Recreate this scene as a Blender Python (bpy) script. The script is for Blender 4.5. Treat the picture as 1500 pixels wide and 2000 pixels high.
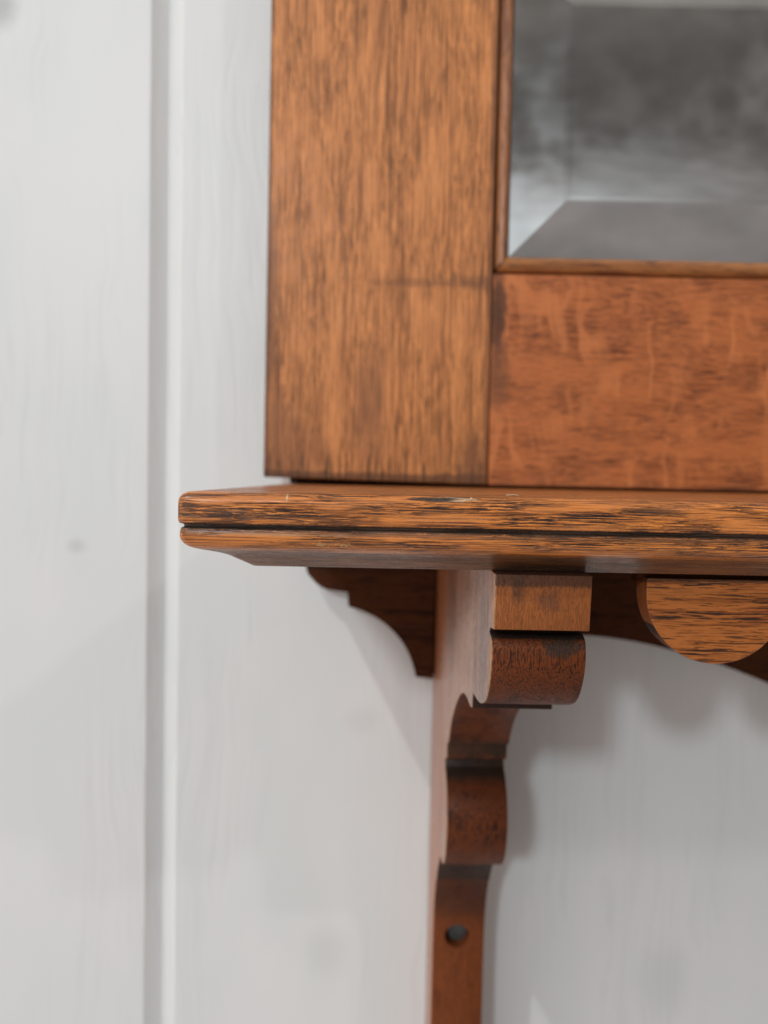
import bpy, bmesh, math, random
from mathutils import Matrix, Vector, Euler
S = bpy.context.scene
for o in list(bpy.data.objects): bpy.data.objects.remove(o)
PI = math.pi
# ---------------------------------------------------------------- camera
# units while modelling: mm; D = distance from the lens towards the wall, Z = height from the lens axis
EYE = 1.5
DW = 320.0                                   # wall plane
cam = bpy.data.cameras.new('camera'); camo = bpy.data.objects.new('camera', cam)
S.collection.objects.link(camo); S.camera = camo
cam.sensor_fit = 'VERTICAL'; cam.sensor_height = 36; cam.lens = 28.8
cam.clip_start = 0.01; cam.clip_end = 50
Mc = (Matrix.Rotation(math.radians(-.36), 3, 'Z') @ Matrix.Rotation(PI/2 + math.radians(-2.43), 3, 'X')
      @ Matrix.Rotation(math.radians(1.15), 3, 'Z'))
camo.matrix_world = Matrix.Translation((0, 0, EYE)) @ Mc.to_4x4()
cam.dof.use_dof = True; cam.dof.focus_distance = 0.152; cam.dof.aperture_fstop = 15
cam.dof.aperture_blades = 0
S.render.resolution_x = 768; S.render.resolution_y = 1024
# ---------------------------------------------------------------- node helpers
class NT:
    def __init__(s, tree): s.t = tree; s.n = tree.nodes; s.l = tree.links
    def node(s, typ, **kw):
        n = s.n.new(typ)
        for k, v in kw.items(): setattr(n, k, v)
        return n
    def link(s, a, b): s.l.new(a, b)
    def put(s, sock, v):
        if v is None: return
        if isinstance(v, bpy.types.NodeSocket): s.l.new(v, sock)
        else:
            if isinstance(v, (tuple, list)) and len(v) == 3 and sock.type == 'RGBA': v = (*v, 1)
            sock.default_value = v
    def m(s, op, a, b=None, c=None, clamp=False):
        n = s.node('ShaderNodeMath', operation=op, use_clamp=clamp)
        for i, v in enumerate((a, b, c)):
            if v is not None: s.put(n.inputs[i], v)
        return n.outputs[0]
    def noise(s, vec, scale=1, detail=4, rough=.55, dist=0, out=0, lac=2):
        n = s.node('ShaderNodeTexNoise'); s.put(n.inputs['Vector'], vec)
        n.inputs['Scale'].default_value = scale; n.inputs['Detail'].default_value = detail
        n.inputs['Roughness'].default_value = rough; n.inputs['Distortion'].default_value = dist
        n.inputs['Lacunarity'].default_value = lac
        return n.outputs[out]
    def ramp(s, f, a, b, lo=0, hi=1, smooth=True):
        n = s.node('ShaderNodeMapRange', interpolation_type='SMOOTHSTEP' if smooth else 'LINEAR')
        s.put(n.inputs[0], f); n.inputs[1].default_value = a; n.inputs[2].default_value = b
        n.inputs[3].default_value = lo; n.inputs[4].default_value = hi
        return n.outputs[0]
    def mix(s, f, a, b, mode='MIX'):
        n = s.node('ShaderNodeMix', data_type='RGBA', blend_type=mode)
        s.put(n.inputs[0], f); s.put(n.inputs[6], a); s.put(n.inputs[7], b)
        return n.outputs[2]
    def vadd(s, a, b):
        n = s.node('ShaderNodeVectorMath', operation='ADD'); s.put(n.inputs[0], a); s.put(n.inputs[1], b); return n.outputs[0]
    def vmul(s, a, b):
        n = s.node('ShaderNodeVectorMath', operation='MULTIPLY'); s.put(n.inputs[0], a); s.put(n.inputs[1], b); return n.outputs[0]
    def sep(s, a):
        n = s.node('ShaderNodeSeparateXYZ'); s.put(n.inputs[0], a); return n.outputs
    def comb(s, x, y, z):
        n = s.node('ShaderNodeCombineXYZ')
        for i, v in enumerate((x, y, z)): s.put(n.inputs[i], v)
        return n.outputs[0]
# ---------------------------------------------------------------- room light (made-up surroundings, shaped for fill light and mirror reflections)
W = bpy.data.worlds.new('World'); S.world = W; W.use_nodes = True
w = NT(W.node_tree); w.n.clear()
tc = w.node('ShaderNodeTexCoord').outputs['Generated']
x, y, z = w.sep(tc)
nz = w.noise(w.vmul(tc, (1.6, 1.6, 7.0)), 1, 3, .6)
up = w.ramp(z, .30, .75)
low = w.ramp(z, .12, -.35)
ny = w.m('MAXIMUM', w.m('MULTIPLY', y, -1.0), .05)
nzs = w.noise(w.vmul(tc, (1.3, 1.3, 5.0)), 1, .5, .5)
uu = w.m('ADD', w.m('DIVIDE', x, ny), w.m('MULTIPLY', w.m('SUBTRACT', nzs, .5), .3)); vv = w.m('ADD', w.m('DIVIDE', z, ny), w.m('MULTIPLY', w.m('SUBTRACT', nzs, .5), .2))
front = w.ramp(y, -.25, -.5)
dark = w.m('MULTIPLY', w.m('MULTIPLY', w.m('MULTIPLY', w.ramp(vv, .30, .45), w.ramp(vv, 1.5, .80)), w.ramp(uu, -.50, -.20)), front)
bright_patch = w.m('MULTIPLY', w.m('MULTIPLY', w.m('MULTIPLY', w.ramp(vv, .20, .27), w.ramp(vv, .40, .32)), w.m('MULTIPLY', w.ramp(uu, .55, .22), w.ramp(uu, -.22, -.1))), front)  # soft bright patch added to the surroundings for glints in the mirror
left = w.ramp(x, .15, -.85)
base = w.m('ADD', w.m('ADD', w.m('ADD', .235, w.m('MULTIPLY', up, .36)), w.m('MULTIPLY', low, .10)), w.m('MULTIPLY', left, .80))
base = w.m('MULTIPLY', base, w.ramp(nz, .3, .7, .65, 1.3))
base = w.m('MULTIPLY', base, w.m('SUBTRACT', 1.0, w.m('MULTIPLY', dark, .71)))
base = w.m('ADD', base, w.m('MULTIPLY', bright_patch, .38))
colr = w.mix(low, (1.0, .925, .895), (1.0, .905, .87))
colr = w.mix(dark, colr, (1.0, .93, .87)); colr = w.mix(bright_patch, colr, (.90, .96, 1.0))
bg = w.node('ShaderNodeBackground'); w.link(colr, bg.inputs[0]); w.link(base, bg.inputs[1])
wo = w.node('ShaderNodeOutputWorld'); w.link(bg.outputs[0], wo.inputs[0])
# ---------------------------------------------------------------- ceiling spots of the room
def lamp(name, d, dist, watt, rad, col):
    l = bpy.data.lights.new(name, 'POINT'); l.energy = watt; l.shadow_soft_size = rad; l.color = col
    o = bpy.data.objects.new(name, l); S.collection.objects.link(o)
    v = Vector(d).normalized() * dist
    o.location = (v.x, DW/1000 + v.y, EYE - .03 + v.z)
lamp('ceiling_lamp_high', (-.74, -1, 1.36), 2.4, 55, .022, (.97, 1.0, .985))
lamp('ceiling_lamp_front', (-.29, -1, .38), 2.4, 49, .08, (.86, 1.0, 1.07))
lamp('ceiling_lamp_side', (.85, -1, .72), 2.6, 18, .05, (1.0, .95, .92))
S.view_settings.view_transform = 'Standard'; S.view_settings.look = 'None'
S.view_settings.exposure = 0; S.view_settings.gamma = 1; S.view_settings.use_curve_mapping = False
S.cycles.use_denoising = True
S.cycles.max_bounces = 8; S.cycles.diffuse_bounces = 4; S.cycles.glossy_bounces = 4
# ---------------------------------------------------------------- object helpers
def link(o, parent=None):
    S.collection.objects.link(o); o.parent = parent; return o
def mesh(name, verts, faces, mat, parent=None, smooth=False, bevel=0, seg=2, ang=40):
    """verts in mm (X, D, Z)"""
    me = bpy.data.meshes.new(name)
    me.from_pydata([(a/1000, b/1000, c/1000) for a, b, c in verts], [], faces)
    bm = bmesh.new(); bm.from_mesh(me); bmesh.ops.remove_doubles(bm, verts=bm.verts, dist=1e-6)
    bmesh.ops.recalc_face_normals(bm, faces=bm.faces); bm.to_mesh(me); bm.free()
    me.materials.append(mat)
    o = bpy.data.objects.new(name, me); link(o, parent)
    if smooth:
        for p in me.polygons: p.use_smooth = True
        me.set_sharp_from_angle(angle=math.radians(38))
    if bevel:
        b = o.modifiers.new('bevel', 'BEVEL'); b.width = bevel/1000; b.segments = seg
        b.limit_method = 'ANGLE'; b.angle_limit = math.radians(ang); b.harden_normals = False
        if not smooth:
            for p in me.polygons: p.use_smooth = True
            me.set_sharp_from_angle(angle=math.radians(30))
    return o
def hexa(c):     # 8 corners: front 4 (ccw), back 4
    return c, [(0,1,2,3), (7,6,5,4), (0,4,5,1), (1,5,6,2), (2,6,7,3), (3,7,4,0)]
def boxv(x0, x1, d0, d1, z0, z1):
    return hexa([(x0,d0,z0),(x1,d0,z0),(x1,d0,z1),(x0,d0,z1),(x0,d1,z0),(x1,d1,z0),(x1,d1,z1),(x0,d1,z1)])
def prism_x(prof, x0, x1):    # prof: list (D,Z), extruded along X
    n = len(prof); v = [(x0, d, z) for d, z in prof] + [(x1, d, z) for d, z in prof]
    f = [tuple(range(n)), tuple(range(2*n-1, n-1, -1))] + [(i, (i+1) % n, (i+1) % n + n, i + n) for i in range(n)]
    return v, f
def prism_d(prof, d0, d1):    # prof: list (X,Z), extruded along depth
    n = len(prof); v = [(a, d0, z) for a, z in prof] + [(a, d1, z) for a, z in prof]
    f = [tuple(range(n)), tuple(range(2*n-1, n-1, -1))] + [(i, (i+1) % n, (i+1) % n + n, i + n) for i in range(n)]
    return v, f
def spline(pts, n=8, closed=False):
    """Catmull-Rom through pts; a point with a third value True is a corner"""
    out = []; N = len(pts)
    for i in range(N-1):
        p1, p2 = pts[i], pts[i+1]
        c1, c2 = len(p1) > 2, len(p2) > 2
        p0 = pts[i-1] if i > 0 and not c1 else (2*p1[0]-p2[0], 2*p1[1]-p2[1])
        p3 = pts[i+2] if i < N-2 and not c2 else (2*p2[0]-p1[0], 2*p2[1]-p1[1])
        if c1 and c2: out.append((p1[0], p1[1])); continue
        for k in range(n):
            t = k/n
            out.append(tuple(.5*((2*p1[j]) + (p2[j]-p0[j])*t + (2*p0[j]-5*p1[j]+4*p2[j]-p3[j])*t*t + (3*p1[j]-p0[j]-3*p2[j]+p3[j])*t**3) for j in (0, 1)))
    out.append((pts[-1][0], pts[-1][1]))
    return out
# ---------------------------------------------------------------- materials
def newmat(name):
    m = bpy.data.materials.new(name); m.use_nodes = True; t = NT(m.node_tree); t.n.clear()
    out = t.node('ShaderNodeOutputMaterial'); bs = t.node('ShaderNodeBsdfPrincipled'); t.link(bs.outputs[0], out.inputs[0])
    P = t.vmul(t.node('ShaderNodeTexCoord').outputs['Object'], (1000, 1000, 1000))   # mm
    return m, t, bs, P
def bump(t, bs, h, dist, strength=1, coat=False):
    b = t.node('ShaderNodeBump'); b.inputs['Strength'].default_value = strength
    b.inputs['Distance'].default_value = dist/1000; t.link(h, b.inputs['Height']); t.link(b.outputs[0], bs.inputs['Normal'])
    if coat: t.link(b.outputs[0], bs.inputs['Coat Normal'])
    return b
def stretched(t, P, axis, along, ax1, ax2=None):
    """scale coordinates: 1/along on the grain axis, 1/ax1 on the others (mm per noise cell)"""
    ax2 = ax2 or ax1
    s = {'X': (1/along, 1/ax1, 1/ax2), 'Z': (1/ax1, 1/ax2, 1/along), 'Y': (1/ax1, 1/along, 1/ax2)}[axis]
    return t.vmul(P, s)
def blob(t, P, c, r, jag=.35, nscale=.6, edge=.25, nstr=(1, 1, 1)):
    """irregular patch mask round c with radii r (mm)"""
    v = t.vadd(P, (-c[0], -c[1], -c[2])); v = t.vmul(v, (1/r[0], 1/r[1], 1/r[2]))
    ln = t.node('ShaderNodeVectorMath', operation='LENGTH'); t.link(v, ln.inputs[0])
    nn = t.noise(t.vmul(P, nstr), nscale, 3, .6)
    d = t.m('ADD', ln.outputs['Value'], t.m('MULTIPLY', t.m('SUBTRACT', nn, .5), jag*4))
    return t.ramp(d, 1-edge, 1+edge, 1, 0)
def wood(name, axis, light, mid, dark, pore, tone=(18, .9), pores=((7, .45, .56, .64, .8),), warp=(30, 1.4), seed=0,
         rough=.38, coat=.25, spots=(), patch=None, flakes=None, broad=(60, 9, .35), bumpd=.08, fine=.25, spec=.35, ripple=None, flat=None):
    m, t, bs, P = newmat(name)
    P0 = P; P = t.vadd(P, (seed*37.1, seed*11.7, seed*53.3))
    wv = t.noise(stretched(t, P, axis, warp[0], warp[0]*.35), 1, 2, .5, out=1)
    wv = t.vmul(t.vadd(wv, (-.5, -.5, -.5)), (warp[1]*2,)*3); Pw = t.vadd(P, wv)
    n1 = t.noise(stretched(t, Pw, axis, tone[0], tone[1]), 1, 4, .6)
    n2 = t.noise(stretched(t, Pw, axis, broad[0], broad[1]), 1, 2, .5)
    f = t.m('ADD', t.m('MULTIPLY', n1, 1-broad[2]), t.m('MULTIPLY', n2, broad[2]))
    c = t.mix(t.ramp(f, .36, .50), mid, light)
    c = t.mix(t.ramp(f, .50, .36), c, dark)
    if ripple:    # close regular growth lines
        ri = 'XYZ'.index(ripple[0]); cx = t.sep(t.vadd(Pw, t.vmul(t.vadd(t.noise(stretched(t, P, axis, 30, 4), 1, 2, .5, out=1), (-.5,)*3), (.7,)*3)))[ri]
        sn = t.m('SINE', t.m('MULTIPLY', cx, 2*PI/ripple[1]))
        mk = t.m('MULTIPLY', t.ramp(sn, -.2, 1), t.ramp(t.noise(t.vadd(stretched(t, Pw, axis, 12, .9), (5, 5, 5)), 1, 3, .6), .38, .62))
        c = t.mix(t.m('MULTIPLY', mk, ripple[2]), c, dark)
    if flakes:    # medullary ray flakes lying across the grain
        fa, fx, fcol, famt = flakes
        Pf = t.vadd(P, t.vmul(t.vadd(t.noise(t.vmul(P, (1/26, 1, 1/26)), 1, 1, .5, out=1), (-.5,)*3), (14, 13, 6)))
        fn = t.noise(t.vmul(Pf, (1/fx, 1/fx, 1/fa)), 1, 2, .45)
        rid = t.m('ABSOLUTE', t.m('SUBTRACT', fn, .5))
        fm = t.m('MULTIPLY', t.ramp(rid, .060, .01), t.ramp(t.noise(P, 1/24., 1), .42, .60))
        fb = t.ramp(t.noise(t.vadd(t.vmul(Pf, (1/(fx*.8), 1/fx, 1/(fa*.7))), (9, 9, 9)), 1, 2, .5), .57, .72)
        fm = t.m('MAXIMUM', fm, t.m('MULTIPLY', fb, .8))
        c = t.mix(t.m('MULTIPLY', fm, famt), c, fcol)
    else: fm = None
    h = t.m('MULTIPLY', n1, .25); tot = None
    for (al, ac, lo, hi, amt) in pores:
        pn = t.noise(t.vadd(stretched(t, Pw, axis, al, ac), (al*3.3, ac*7.1, 1.7)), 1, 3, .6)
        pm = t.ramp(pn, lo, hi)
        if patch:
            pk = t.ramp(t.noise(stretched(t, P, axis, patch[0], patch[1]), 1, 2, .5), patch[2], patch[3], patch[4], 1)
            pm = t.m('MULTIPLY', pm, pk)
        if fm is not None: pm = t.m('MULTIPLY', pm, t.m('SUBTRACT', 1, t.m('MULTIPLY', fm, .85)))
        c = t.mix(t.m('MULTIPLY', pm, amt), c, pore)
        tot = pm if tot is None else t.m('MAXIMUM', tot, pm)
    h = t.m('SUBTRACT', h, tot)
    g = t.noise(P, 3.5, 2, .6)
    c = t.mix(fine, c, t.mix(g, (.35,)*3, (1.25, 1.2, 1.15)), 'MULTIPLY') if fine else c
    for sp in spots:
        k = sp(t, P0); col, amt = k[1], k[2]
        c = t.mix(t.m('MULTIPLY', k[0], amt), c, col)
        if len(k) > 3: h = t.m('ADD', h, t.m('MULTIPLY', k[0], k[3]))
    t.link(c, bs.inputs['Base Color'])
    t.put(bs.inputs['Roughness'], t.ramp(t.noise(P, .5, 3), .3, .7, rough-.07, rough+.1))
    bs.inputs['Coat Weight'].default_value = coat; bs.inputs['Coat Roughness'].default_value = .25
    bs.inputs['Specular IOR Level'].default_value = spec
    bump(t, bs, h, bumpd, 1, True)
    return m
def B(c, r, col, amt, *a, **k):
    hh = k.pop('h', None)
    return lambda t, P: (blob(t, P, c, r, *a, **k), col, amt) + ((hh,) if hh is not None else ())
def band(axis, lo, hi, col, amt, soft=.3, jag=1.0, nsc=.5, h=None):
    """for stains and painted shade that follow an edge: between lo and hi on one axis, uneven border"""
    def f(t, P):
        v = t.sep(P)['XYZ'.index(axis)]
        v = t.m('ADD', v, t.m('MULTIPLY', t.m('SUBTRACT', t.noise(P, nsc, 4, .65), .5), jag*2))
        k = t.m('MULTIPLY', t.ramp(v, lo-soft, lo+soft), t.ramp(v, hi+soft, hi-soft))
        return (k, col, amt) + ((h,) if h is not None else ())
    return f
DK = (.035, .018, .009)
def CR(t, P):      # short drying checks rising from the foot of the upright
    n = t.noise(t.vmul(P, (1/1.1, 1/9, 1/40)), 1, 2, .5)
    z = t.m('ADD', t.sep(P)[2], t.m('MULTIPLY', t.noise(t.vmul(P, (1/3, 1/9, 1/90)), 1, 2, .5), -16))
    return t.m('MULTIPLY', t.ramp(n, .57, .63), t.ramp(z, 1.5, -4)), (.04, .018, .010), .8, -.5
M_stile = wood('oak_upright', 'Z', (.76, .300, .096), (.62, .228, .068), (.25, .088, .027), (.085, .032, .012),
    tone=(34, .52), pores=((10, .34, .53, .60, .62), (6, .27, .55, .62, .72)), ripple=('X', 1.6, .75), warp=(90, .3), seed=1, rough=.45, coat=.1, broad=(120, 5, .25),
    patch=(30, 9, .35, .6, .3), bumpd=.05,
    spots=(band('X', -60, -40.4, (.10, .035, .014), .75, .5, .7, .15), B((-41, 295, 62), (3.5, 9, 42), (.16, .065, .03), .6, .3, .08, .5),
           B((-34, 295, 8), (14, 9, 16), (.20, .075, .033), .55, .35, .09, .6), B((-4, 295, 22), (6, 9, 20), (.2, .08, .04), .45, .35, .1, .6),
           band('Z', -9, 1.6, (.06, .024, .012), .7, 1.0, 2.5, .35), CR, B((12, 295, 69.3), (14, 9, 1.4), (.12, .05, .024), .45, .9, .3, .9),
           B((32, 295, 69.8), (7, 9, 2.0), (.09, .036, .018), .55, .8, .35, .9), B((33, 295, 5), (5, 9, 9), (.12, .05, .025), .5, .4, .3, .6),
           band('X', 37.0, 60, (.14, .055, .024), .6, .5, .9, .2)))
M_rail = wood('oak_rail', 'X', (.56, .170, .048), (.43, .118, .031), (.24, .062, .016), (.11, .030, .009),
    tone=(14, .55), pores=((7, .34, .51, .58, .8), (3.5, .26, .54, .61, .7)), warp=(30, .7), seed=2, rough=.42, coat=.1,
    flakes=(60, 10, (.66, .230, .076), .62), broad=(40, 12, .4), patch=(16, 9, .38, .6, .35), bumpd=.04,
    spots=(B((41, 295, 60), (3.0, 9, 18), (.07, .026, .012), .85, .4, .22, .5), B((42, 295, 36), (4, 9, 10), (.16, .06, .025), .6, .4, .2, .6),
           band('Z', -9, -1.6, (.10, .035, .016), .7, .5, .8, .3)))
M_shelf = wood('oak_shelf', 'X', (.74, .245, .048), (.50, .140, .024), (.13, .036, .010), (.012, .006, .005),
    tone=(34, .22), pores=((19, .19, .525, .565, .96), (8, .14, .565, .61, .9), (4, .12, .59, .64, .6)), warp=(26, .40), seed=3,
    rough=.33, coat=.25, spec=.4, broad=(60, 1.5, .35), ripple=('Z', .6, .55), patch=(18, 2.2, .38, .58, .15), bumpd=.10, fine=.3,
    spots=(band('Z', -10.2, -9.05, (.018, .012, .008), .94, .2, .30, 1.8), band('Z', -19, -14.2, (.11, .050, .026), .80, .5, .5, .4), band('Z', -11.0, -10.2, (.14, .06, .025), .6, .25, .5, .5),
           B((13.6, 150.5, -3.9), (3.6, 3, .42), (.60, .40, .24), .95, .55, 1.3, .3, h=2, nstr=(.22, 1, 1.6)), B((10.2, 150, -3.9), (4.0, 3, .40), (.02, .015, .012), .95, .6, 1.5, .3, h=-2, nstr=(.22, 1, 1.6)),
           B((-10.2, 149.5, -12.6), (1.1, 3, .30), (.62, .33, .12), .9, 1.2, 2.4, .15, h=1.5), B((-6.3, 149.5, -12.5), (.9, 3, .34), (.62, .33, .12), .9, 1.3, 2.4, .15, h=1.5),
           B((-18, 149.8, -10.9), (13, 3, .22), (.60, .30, .14), .6, .5, 2.0, .5, nstr=(.22, 1, 1.6)), B((-35.6, 149, -6.8), (1.0, 5, 2.2), (.20, .10, .05), .3, .3, .5, .9),
           B((-16.8, 151, -4.1), (.25, 3, .8), (.70, .46, .25), .8, .3, .8, .3), B((50, 149.5, -5.2), (6, 3, .8), (.03, .018, .012), .55, .95, 2.0, .4, nstr=(.22, 1, 1.6)),
           B((-21, 149.5, -7.6), (14, 3, .35), (.03, .014, .008), .7, .8, 1.4, .6, nstr=(.22, 1, 1.6))))
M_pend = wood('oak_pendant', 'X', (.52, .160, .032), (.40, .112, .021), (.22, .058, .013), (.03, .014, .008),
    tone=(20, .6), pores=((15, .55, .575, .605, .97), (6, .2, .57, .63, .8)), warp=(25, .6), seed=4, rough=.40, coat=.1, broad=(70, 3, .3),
    patch=(26, 2.5, .36, .50, .3), bumpd=.08, spots=(band('Z', -19.9, -17, DK, .8, .25, .3, 1),))  # dark band paints the shadow line under the shelf onto the pendant tops
M_brk_side = wood('bracket_side', 'Z', (.46, .19, .088), (.36, .135, .056), (.19, .064, .024), (.08, .034, .016),
    tone=(40, 1.6), pores=((14, .7, .53, .60, .6), (5, .4, .56, .62, .6)), warp=(40, 1.5), seed=5, rough=.33, coat=.55, broad=(80, 16, .5), bumpd=.03, fine=.35,
    spots=(B((22.5, 170, -34), (4, 9, 14), (.14, .08, .065), .6, .4, .3, .5), band('Y', 262, 340, (.34, .10, .028), .75, 12, 10, .1), B((22.5, 245, -38), (4, 10, 26), (.16, .05, .02), .6, .4, .15, .5)))
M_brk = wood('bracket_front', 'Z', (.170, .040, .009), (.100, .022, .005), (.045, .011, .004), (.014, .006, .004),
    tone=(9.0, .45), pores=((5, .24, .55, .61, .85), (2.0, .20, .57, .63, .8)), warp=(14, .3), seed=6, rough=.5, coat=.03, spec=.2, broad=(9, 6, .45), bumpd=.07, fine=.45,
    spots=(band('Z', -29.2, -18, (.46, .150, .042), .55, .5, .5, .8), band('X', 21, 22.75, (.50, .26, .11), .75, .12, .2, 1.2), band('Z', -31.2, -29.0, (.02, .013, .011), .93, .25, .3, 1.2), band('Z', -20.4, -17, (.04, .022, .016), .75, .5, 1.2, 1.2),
           B((36.5, 160, -32.6), (3.2, 9, 2.0), (.03, .024, .018), .8, .5, .6, .4), B((33, 160, -23), (2.5, 9, 2.0), (.09, .045, .03), .5, .5, .8, .5),
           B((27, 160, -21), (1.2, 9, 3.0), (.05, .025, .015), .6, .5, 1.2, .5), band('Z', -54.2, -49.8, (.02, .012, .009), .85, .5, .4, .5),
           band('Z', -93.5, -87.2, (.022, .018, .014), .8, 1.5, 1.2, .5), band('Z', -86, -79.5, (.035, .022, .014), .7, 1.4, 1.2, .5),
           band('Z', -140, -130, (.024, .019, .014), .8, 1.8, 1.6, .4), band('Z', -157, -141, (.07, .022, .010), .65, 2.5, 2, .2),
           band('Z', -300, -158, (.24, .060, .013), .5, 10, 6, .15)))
M_apron = wood('oak_backboard', 'X', (.075, .022, .006), (.05, .014, .004), (.028, .008, .003), (.012, .005, .003),
    tone=(25, 2), seed=7, rough=.6, coat=0, spec=.12, bumpd=.04, fine=.2)
M_bead = wood('oak_bead', 'Z', (.36, .14, .05), (.26, .085, .032), (.16, .05, .02), (.07, .025, .012), tone=(24, 1.2), seed=8, rough=.35)
M_beadx = wood('oak_bead_bottom', 'X', (.40, .16, .05), (.30, .10, .032), (.18, .055, .02), (.07, .025, .012), tone=(30, 1.2), seed=9, rough=.35)

def wall_mat():
    m, t, bs, P = newmat('white_painted_pine')
    wv = t.vmul(t.vadd(t.noise(t.vmul(P, (1/30, 1/30, 1/90)), 1, 2, .5, out=1), (-.5,)*3), (26, 26, 40)); Pw = t.vadd(P, wv)
    gr = t.noise(t.vmul(Pw, (1/1.9, 1/6, 1/160)), 1, 3, .55)
    br = t.noise(t.vmul(P, (1/34, 1/34, 1/70)), 1, 2, .5)
    c = t.mix(t.ramp(br, .35, .65), (.715, .728, .715), (.748, .745, .738))
    msk = t.ramp(t.noise(t.vmul(P, (1/50, 1/50, 1/120)), 1, 2), .42, .60)
    c = t.mix(t.m('MULTIPLY', t.m('MULTIPLY', t.ramp(gr, .50, .38), msk), .24), c, (.60, .605, .60))
    for cc, r, am in (((-149, 320, 176), (6.5, 9, 7.5), .8), ((-118, 320, -29), (3.2, 9, 2.6), .35), ((-18, 320, -190), (7, 9, 9), .16), ((118, 320, -200), (9, 9, 14), .2), ((-5, 320, -96), (6, 9, 5), .15)):
        c = t.mix(t.m('MULTIPLY', blob(t, P, cc, r, .15, .12, .7), am), c, (.42, .43, .42))
    t.link(c, bs.inputs['Base Color'])
    bs.inputs['Roughness'].default_value = .42; bs.inputs['Specular IOR Level'].default_value = .4
    h = t.m('ADD', t.m('MULTIPLY', t.m('MULTIPLY', gr, msk), 1.0), t.m('MULTIPLY', t.noise(P, .7, 3), .12))
    bump(t, bs, h, .16)
    return m
M_wall = wall_mat()
def mirror_mat():
    m, t, bs, P = newmat('old_mirror_glass')
    n = t.noise(t.vmul(P, (1/30, 1/30, 1/18)), 1, 2, .5)
    c = t.mix(t.ramp(n, .3, .7), (.72, .715, .70), (.90, .895, .88))
    t.link(c, bs.inputs['Base Color']); bs.inputs['Metallic'].default_value = 1
    t.put(bs.inputs['Roughness'], t.ramp(t.noise(P, 1/20., 2, .5), .35, .65, .08, .15))
    bump(t, bs, t.noise(t.vmul(P, (1/16, 1/16, 1/10)), 1, 1), .05)
    return m
M_mirror = mirror_mat()
m, t, bs, P = newmat('dark_screw_steel')
t.link(t.mix(t.noise(P, .8, 3), (.03, .032, .03), (.20, .205, .19)), bs.inputs['Base Color'])
bs.inputs['Metallic'].default_value = .6; bs.inputs['Roughness'].default_value = .5; M_screw = m
m, t, bs, P = newmat('pale_splintered_wood')
t.link(t.mix(t.noise(P, 2.5, 3), (.40, .24, .13), (.70, .52, .36)), bs.inputs['Base Color']); bs.inputs['Roughness'].default_value = .7; M_chip = m

# ---------------------------------------------------------------- the setting: boarded wall
gx = -84.0; pitch = 256.0; gd = 4.1
v, f = [], []
xs = []
for k in range(-3, 5):
    g = gx + k*pitch
    xs += [(g-6.4, 0), (g-6.0, .25), (g-.2, gd), (g+.4, gd), (g+5.3, .35), (g+5.9, .05), (g+6.6, 0)]
xs = [(gx-3*pitch-200, 0)] + xs + [(gx+4*pitch+200, 0)]
n = len(xs)
v = [(a, DW+d, -900) for a, d in xs] + [(a, DW+d, 900) for a, d in xs]
v += [(xs[0][0], DW+22, -900), (xs[-1][0], DW+22, -900), (xs[0][0], DW+22, 900), (xs[-1][0], DW+22, 900)]
f = [(i, i+1, n+i+1, n+i) for i in range(n-1)] + [(2*n+1, 2*n, 2*n+2, 2*n+3), (2*n, 0, n, 2*n+2), (n-1, 2*n+1, 2*n+3, 2*n-1)]
wall = mesh('wall', v, f, M_wall, smooth=False)
wall.location = (0, 0, EYE); wall['kind'] = 'structure'
wall['label'] = 'white painted wooden board wall with an upright groove, behind the mirror shelf'
wall['category'] = 'wall'
# ---------------------------------------------------------------- the overmantel mirror with its shelf
root = bpy.data.objects.new('wall_mirror', None); S.collection.objects.link(root)
root.location = (0, 0, EYE)
root['category'] = 'mirror'
root['label'] = 'antique oak wall mirror with a thin moulded shelf and scrolled bracket on white boards'
XR = 330.0
# frame: stiles and rails (front face D 295)
F0, F1 = 295.0, 307.0
v, f = hexa([(-41.8,F0,-.8),(38.9,F0,-2.15),(38.9,F0,262),(-41.0,F0,262),(-41.8,F1,-.8),(38.9,F1,-2.15),(38.9,F1,262),(-41.0,F1,262)])
mesh('stile', v, f, M_stile, root, bevel=.7, seg=3)
v, f = hexa([(39.15,F0+.12,-2.2),(XR-90,F0+.12,-2.7),(XR-90,F0+.12,73.2),(39.15,F0+.12,73.2),(39.15,F1,-2.2),(XR-90,F1,-2.7),(XR-90,F1,73.2),(39.15,F1,73.2)])
mesh('rail', v, f, M_rail, root, bevel=.4)
v, f = boxv(39.15, XR-90, F0+.12, F1, 196, 262); mesh('rail', v, f, M_rail, root, bevel=.4)
v, f = boxv(XR-89.8, XR-10, F0, F1, -2.6, 262); mesh('stile', v, f, M_stile, root, bevel=.7)
v, f = boxv(-33.5, XR-18, F1+.05, DW-.3, -2.75, 255); mesh('backing_board', v, f, M_apron, root)
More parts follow.
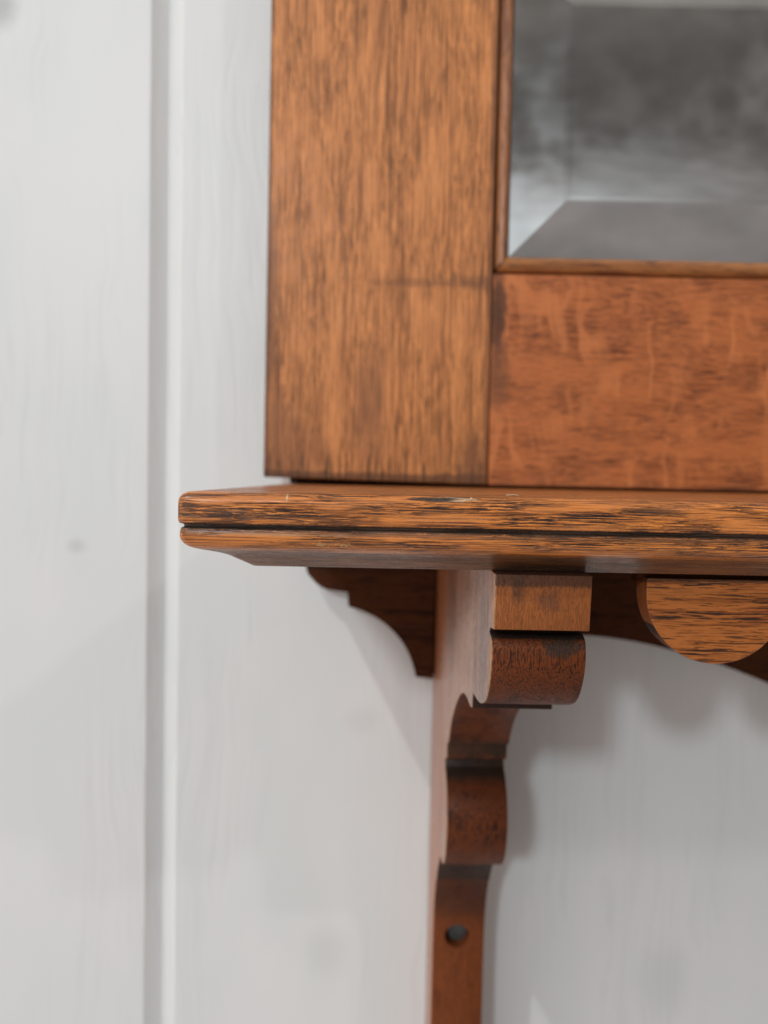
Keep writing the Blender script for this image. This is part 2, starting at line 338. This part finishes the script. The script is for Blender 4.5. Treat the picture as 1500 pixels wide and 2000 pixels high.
# bead moulding swept round the glass opening, in four mitred lengths
gl, gr_, gb, gt = 44.2, XR-95, 79.6, 189.5
prof = spline([(0.15, 298.6, 1), (0.15, 296.6, 1), (.7, 295.6), (2.0, 295.0), (3.6, 295.5), (4.4, 296.4, 1), (4.5, 299.5, 1)], 4)
def bead(a, b, mat, name='glass_bead'):   # a,b: corner points (x,z) with outward diagonal signs
    v = [(a[0]+a[2]*s, d, a[1]+a[3]*s) for s, d in prof] + [(b[0]+b[2]*s, d, b[1]+b[3]*s) for s, d in prof]
    n = len(prof)
    f = [(i, i+1, n+i+1, n+i) for i in range(n-1)] + [(n-1, 0, n, 2*n-1), tuple(range(n)), tuple(range(2*n-1, n-1, -1))]
    return mesh(name, v, f, mat, root, smooth=True)
bead((gl, gb, -1, -1), (gl, gt, -1, 1), M_bead)
bead((gl, gb, -1, -1.25), (gr_, gb, 1, -1.25), M_beadx)
bead((gl, gt, -1, 1), (gr_, gt, 1, 1), M_beadx)
bead((gr_, gb, 1, -1), (gr_, gt, 1, 1), M_bead)
# bevelled mirror glass
bw = 21.5
def ring(o, d): return [(gl+o, d, gb+o), (gr_-o, d, gb+o), (gr_-o, d, gt-o), (gl+o, d, gt-o)]
rings = [ring(-1.2, 303.2), ring(-1.2, 300.9), ring(.15, 300.35), ring(.9, 300.1), ring(bw-2.2, 297.86), ring(bw-.6, 297.70), ring(bw+1.2, 297.60)]
gv = [p for q in rings for p in q]
gf = [(k*4+i, k*4+(i+1) % 4, k*4+4+(i+1) % 4, k*4+4+i) for k in range(6) for i in range(4)] + [(24, 25, 26, 27), (3, 2, 1, 0)]
mesh('mirror_glass', gv, gf, M_mirror, root)
# ---- shelf: moulding profile run round left end, front and right end
ps = spline([(30, -3.2, 1), (3.0, -3.2, 1), (1.3, -3.42), (.4, -4.1), (.05, -5.0), (0, -6.3), (0, -8.2), (.12, -8.85), (.35, -9.15, 1), (.85, -9.3, 1), (.95, -9.7, 1), (.5, -10.05),
             (.32, -10.8), (.35, -11.8), (.8, -12.75), (1.7, -13.5), (3.1, -14.05), (5.2, -14.6), (7.6, -15.4), (9.2, -16.3), (10.6, -17.1), (12.0, -17.95, 1), (30, -17.95, 1)], 4)
ps = [(max(a, 0) if a < .01 else a, b) for a, b in ps]
X0, D0, XE = -36.8, 149.0, XR+14
def path(s):
    r = 1.3; pts = [(X0+s, DW-.4)]
    for k in range(5):
        a = PI + (PI/2)*k/4
        pts.append((X0+s+r+r*math.cos(a), D0+s+r+r*math.sin(a)))
    nseg = 60
    xa, xb = X0+s+r, XE-s-r
    for k in range(1, nseg): pts.append((xa+(xb-xa)*k/nseg, D0+s))
    for k in range(5):
        a = 1.5*PI + (PI/2)*k/4
        pts.append((XE-s-r+r*math.cos(a), D0+s+r+r*math.sin(a)))
    pts.append((XE-s, DW-.4)); return pts
random.seed(4)
rows = []
for j, (s, z) in enumerate(ps):
    row = []
    for i, (a, d) in enumerate(path(s)):
        wob = .10*math.sin(a*.21+z*1.1) + .07*math.sin(a*.53+1.3*z)      # hand-worn, not ruler straight
        zz = z + (.05*math.sin(a*.11+.5) if -14 < z < -3.3 else 0)
        row.append((a, d + (wob if d < 152 and s < 3 and i > 5 else 0), zz))
    rows.append(row)
n = len(rows[0]); v = [p for r in rows for p in r]
f = [(j*n+i, j*n+i+1, (j+1)*n+i+1, (j+1)*n+i) for j in range(len(rows)-1) for i in range(n-1)]
f += [tuple(range(n)), tuple((len(rows)-1)*n+i for i in range(n-1, -1, -1))]
f += [tuple(j*n for j in range(len(rows)))[::-1], tuple(j*n+n-1 for j in range(len(rows)))]
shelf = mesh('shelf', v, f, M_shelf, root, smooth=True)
# little splinters lifted off the shelf's front edge
def chip(c, sz, seed):
    random.seed(seed); v = []; k = 7
    for i in range(k):
        a = 2*PI*i/k; r = random.uniform(.55, 1.1)
        v.append((c[0]+sz[0]*r*math.cos(a), c[1]+random.uniform(-.05, .05)*sz[1], c[2]+sz[2]*r*math.sin(a)))
    v.append((c[0]+random.uniform(-.2, .2)*sz[0], c[1]-sz[1], c[2]+.2*sz[2]))
    v.append((c[0], c[1]+.6, c[2]))
    f = [(i, (i+1) % k, k) for i in range(k)] + [((i+1) % k, i, k+1) for i in range(k)]
    return v, f
V, Fc = [], []
for c, sz, sd in (((16.9, 150.0, -3.75), (.75, .55, .45), 3), ((14.9, 149.7, -4.35), (1.3, .3, .28), 5), ((19.3, 149.9, -4.15), (1.3, .25, .2), 7), ((17.2, 149.6, -4.6), (.9, .3, .2), 8),
                  ((26.5, 162, -3.1), (1.6, .9, .45), 9)):
    a, b = chip(c, sz, sd); Fc += [tuple(q+len(V) for q in x) for x in b]; V += a
mesh('splinter', V, Fc, M_chip, shelf, smooth=True)
# ---- scalloped back board under the shelf, against the wall
A0, A1 = 309.0, DW-.3
left = spline([(-28.2, -18, 1), (-27.2, -34.4), (-24.8, -39.0), (-21.0, -42.2), (-16.9, -43.3), (-11.3, -43.9, 1), (-10.8, -49.3, 1), (-5.5, -50.9), (.8, -54.0), (6.5, -58.6), (10.8, -64.0), (13.6, -69.8), (15.3, -75.8, 1), (22.0, -76.4, 1), (22.0, -18, 1)], 8)
v, f = prism_d(left, A0, A1); mesh('back_board', v, f, M_apron, root, bevel=.3)
right = spline([(41.9, -18, 1), (41.9, -60.5, 1), (60, -59.3), (78, -58.7), (87, -59.2), (99, -60.8), (110.6, -63.2), (130.4, -68.6), (150.4, -75.9), (168, -84), (180, -92, 1), (192, -92, 1), (210, -82), (240, -70), (270, -62), (290, -60, 1), (290, -18, 1)], 6)
v, f = prism_d(right, A0, A1); mesh('back_board', v, f, M_apron, root, bevel=.3)
# ---- sawn bracket
BL, BR = 22.5, 41.1
bp_ = spline([(155.6, -18.05, 1), (156.6, -28.9, 1), (160.9, -29.3, 1), (162.2, -30.3, 1), (159.6, -31.2), (158.7, -33.6), (159.0, -37), (161.0, -41), (164.6, -44.6), (169.5, -46.8), (176, -48.4), (187.2, -49.4, 1),
              (187.6, -53.0, 1), (191.5, -53.8, 1), (203, -54.0), (215, -57.2), (228, -64), (238, -71), (244, -77.2), (246.3, -80.6, 1), (249.8, -81.2, 1), (250.4, -86.6, 1), (255.8, -88.6, 1), (254.8, -90.8, 1), (250.6, -93.2),
              (246.6, -98), (244.6, -105), (246.2, -113), (250.6, -119), (256, -122.6), (266.5, -124.6, 1), (268.5, -127.4, 1), (273, -131.4), (277.5, -136.4), (279.6, -139.6, 1), (281.6, -141, 1), (284.6, -146.5), (287.3, -153), (289.3, -162), (290, -175),
              (290, -206), (289.5, -236), (294, -250), (304, -258), (DW-.3, -260, 1)], 6)
# the screw hole is cut with a ring of faces in the front plane; build the side profile with a gap for it
bpts = bp_ + [(DW-.3, -18.05)]
v, f = prism_x(bpts, BL, BR)
brk = mesh('bracket', v, f, M_brk, root, smooth=True)
brk.data.materials.append(M_brk_side)
for p in brk.data.polygons:
    if abs(p.normal.x) > .9: p.material_index = 1
b = brk.modifiers.new('bevel', 'BEVEL'); b.width = .0003; b.segments = 2; b.limit_method = 'ANGLE'; b.angle_limit = math.radians(70)
# bored hole (boolean cutter removed again) with the screw head down inside it
hc = (31.3, -165.4); hr = 4.5
def cyl(name, cx, cz, r, d0, d1, mat, parent=None, seg=32, r1=None):
    r1 = r1 or r
    v = [(cx+r*math.cos(2*PI*i/seg), d0, cz+r*math.sin(2*PI*i/seg)) for i in range(seg)] + [(cx+r1*math.cos(2*PI*i/seg), d1, cz+r1*math.sin(2*PI*i/seg)) for i in range(seg)]
    f = [tuple(range(seg)), tuple(range(2*seg-1, seg-1, -1))] + [(i, (i+1) % seg, (i+1) % seg+seg, i+seg) for i in range(seg)]
    return mesh(name, v, f, mat, parent, smooth=True)
cut = cyl('cutter', hc[0], hc[1], hr, 280, 301, M_screw)
cut.location = (0, 0, EYE)
bo = brk.modifiers.new('hole', 'BOOLEAN'); bo.operation = 'DIFFERENCE'; bo.object = cut; bo.solver = 'EXACT'
bpy.context.view_layer.update()
dg = bpy.context.evaluated_depsgraph_get()
me = bpy.data.meshes.new_from_object(brk.evaluated_get(dg))
me.set_sharp_from_angle(angle=math.radians(30)); brk.modifiers.clear(); brk.data = me; bpy.data.objects.remove(cut)
sc = cyl('screw', hc[0]+.5, hc[1]-1.0, 3.4, 294.6, 300.9, M_screw, brk, r1=2.4)
# ---- pendants hanging from the shelf's front edge
v, f = boxv(53.5, XR-10, 167.5, 172, -20.4, -18.0); mesh('pendant_rail', v, f, M_apron, root)
def pend_v(cx):
    hw = 14.4; zt = -19.3; P = [(cx-hw+.15, zt, 1)]
    cz = -22.2
    for k in range(0, 17):
        a = PI + PI*k/16; P.append((cx+hw*math.cos(a), cz+hw*math.sin(a)))
    P += [(cx+hw-.15, zt, 1)]
    return spline(P, 3)
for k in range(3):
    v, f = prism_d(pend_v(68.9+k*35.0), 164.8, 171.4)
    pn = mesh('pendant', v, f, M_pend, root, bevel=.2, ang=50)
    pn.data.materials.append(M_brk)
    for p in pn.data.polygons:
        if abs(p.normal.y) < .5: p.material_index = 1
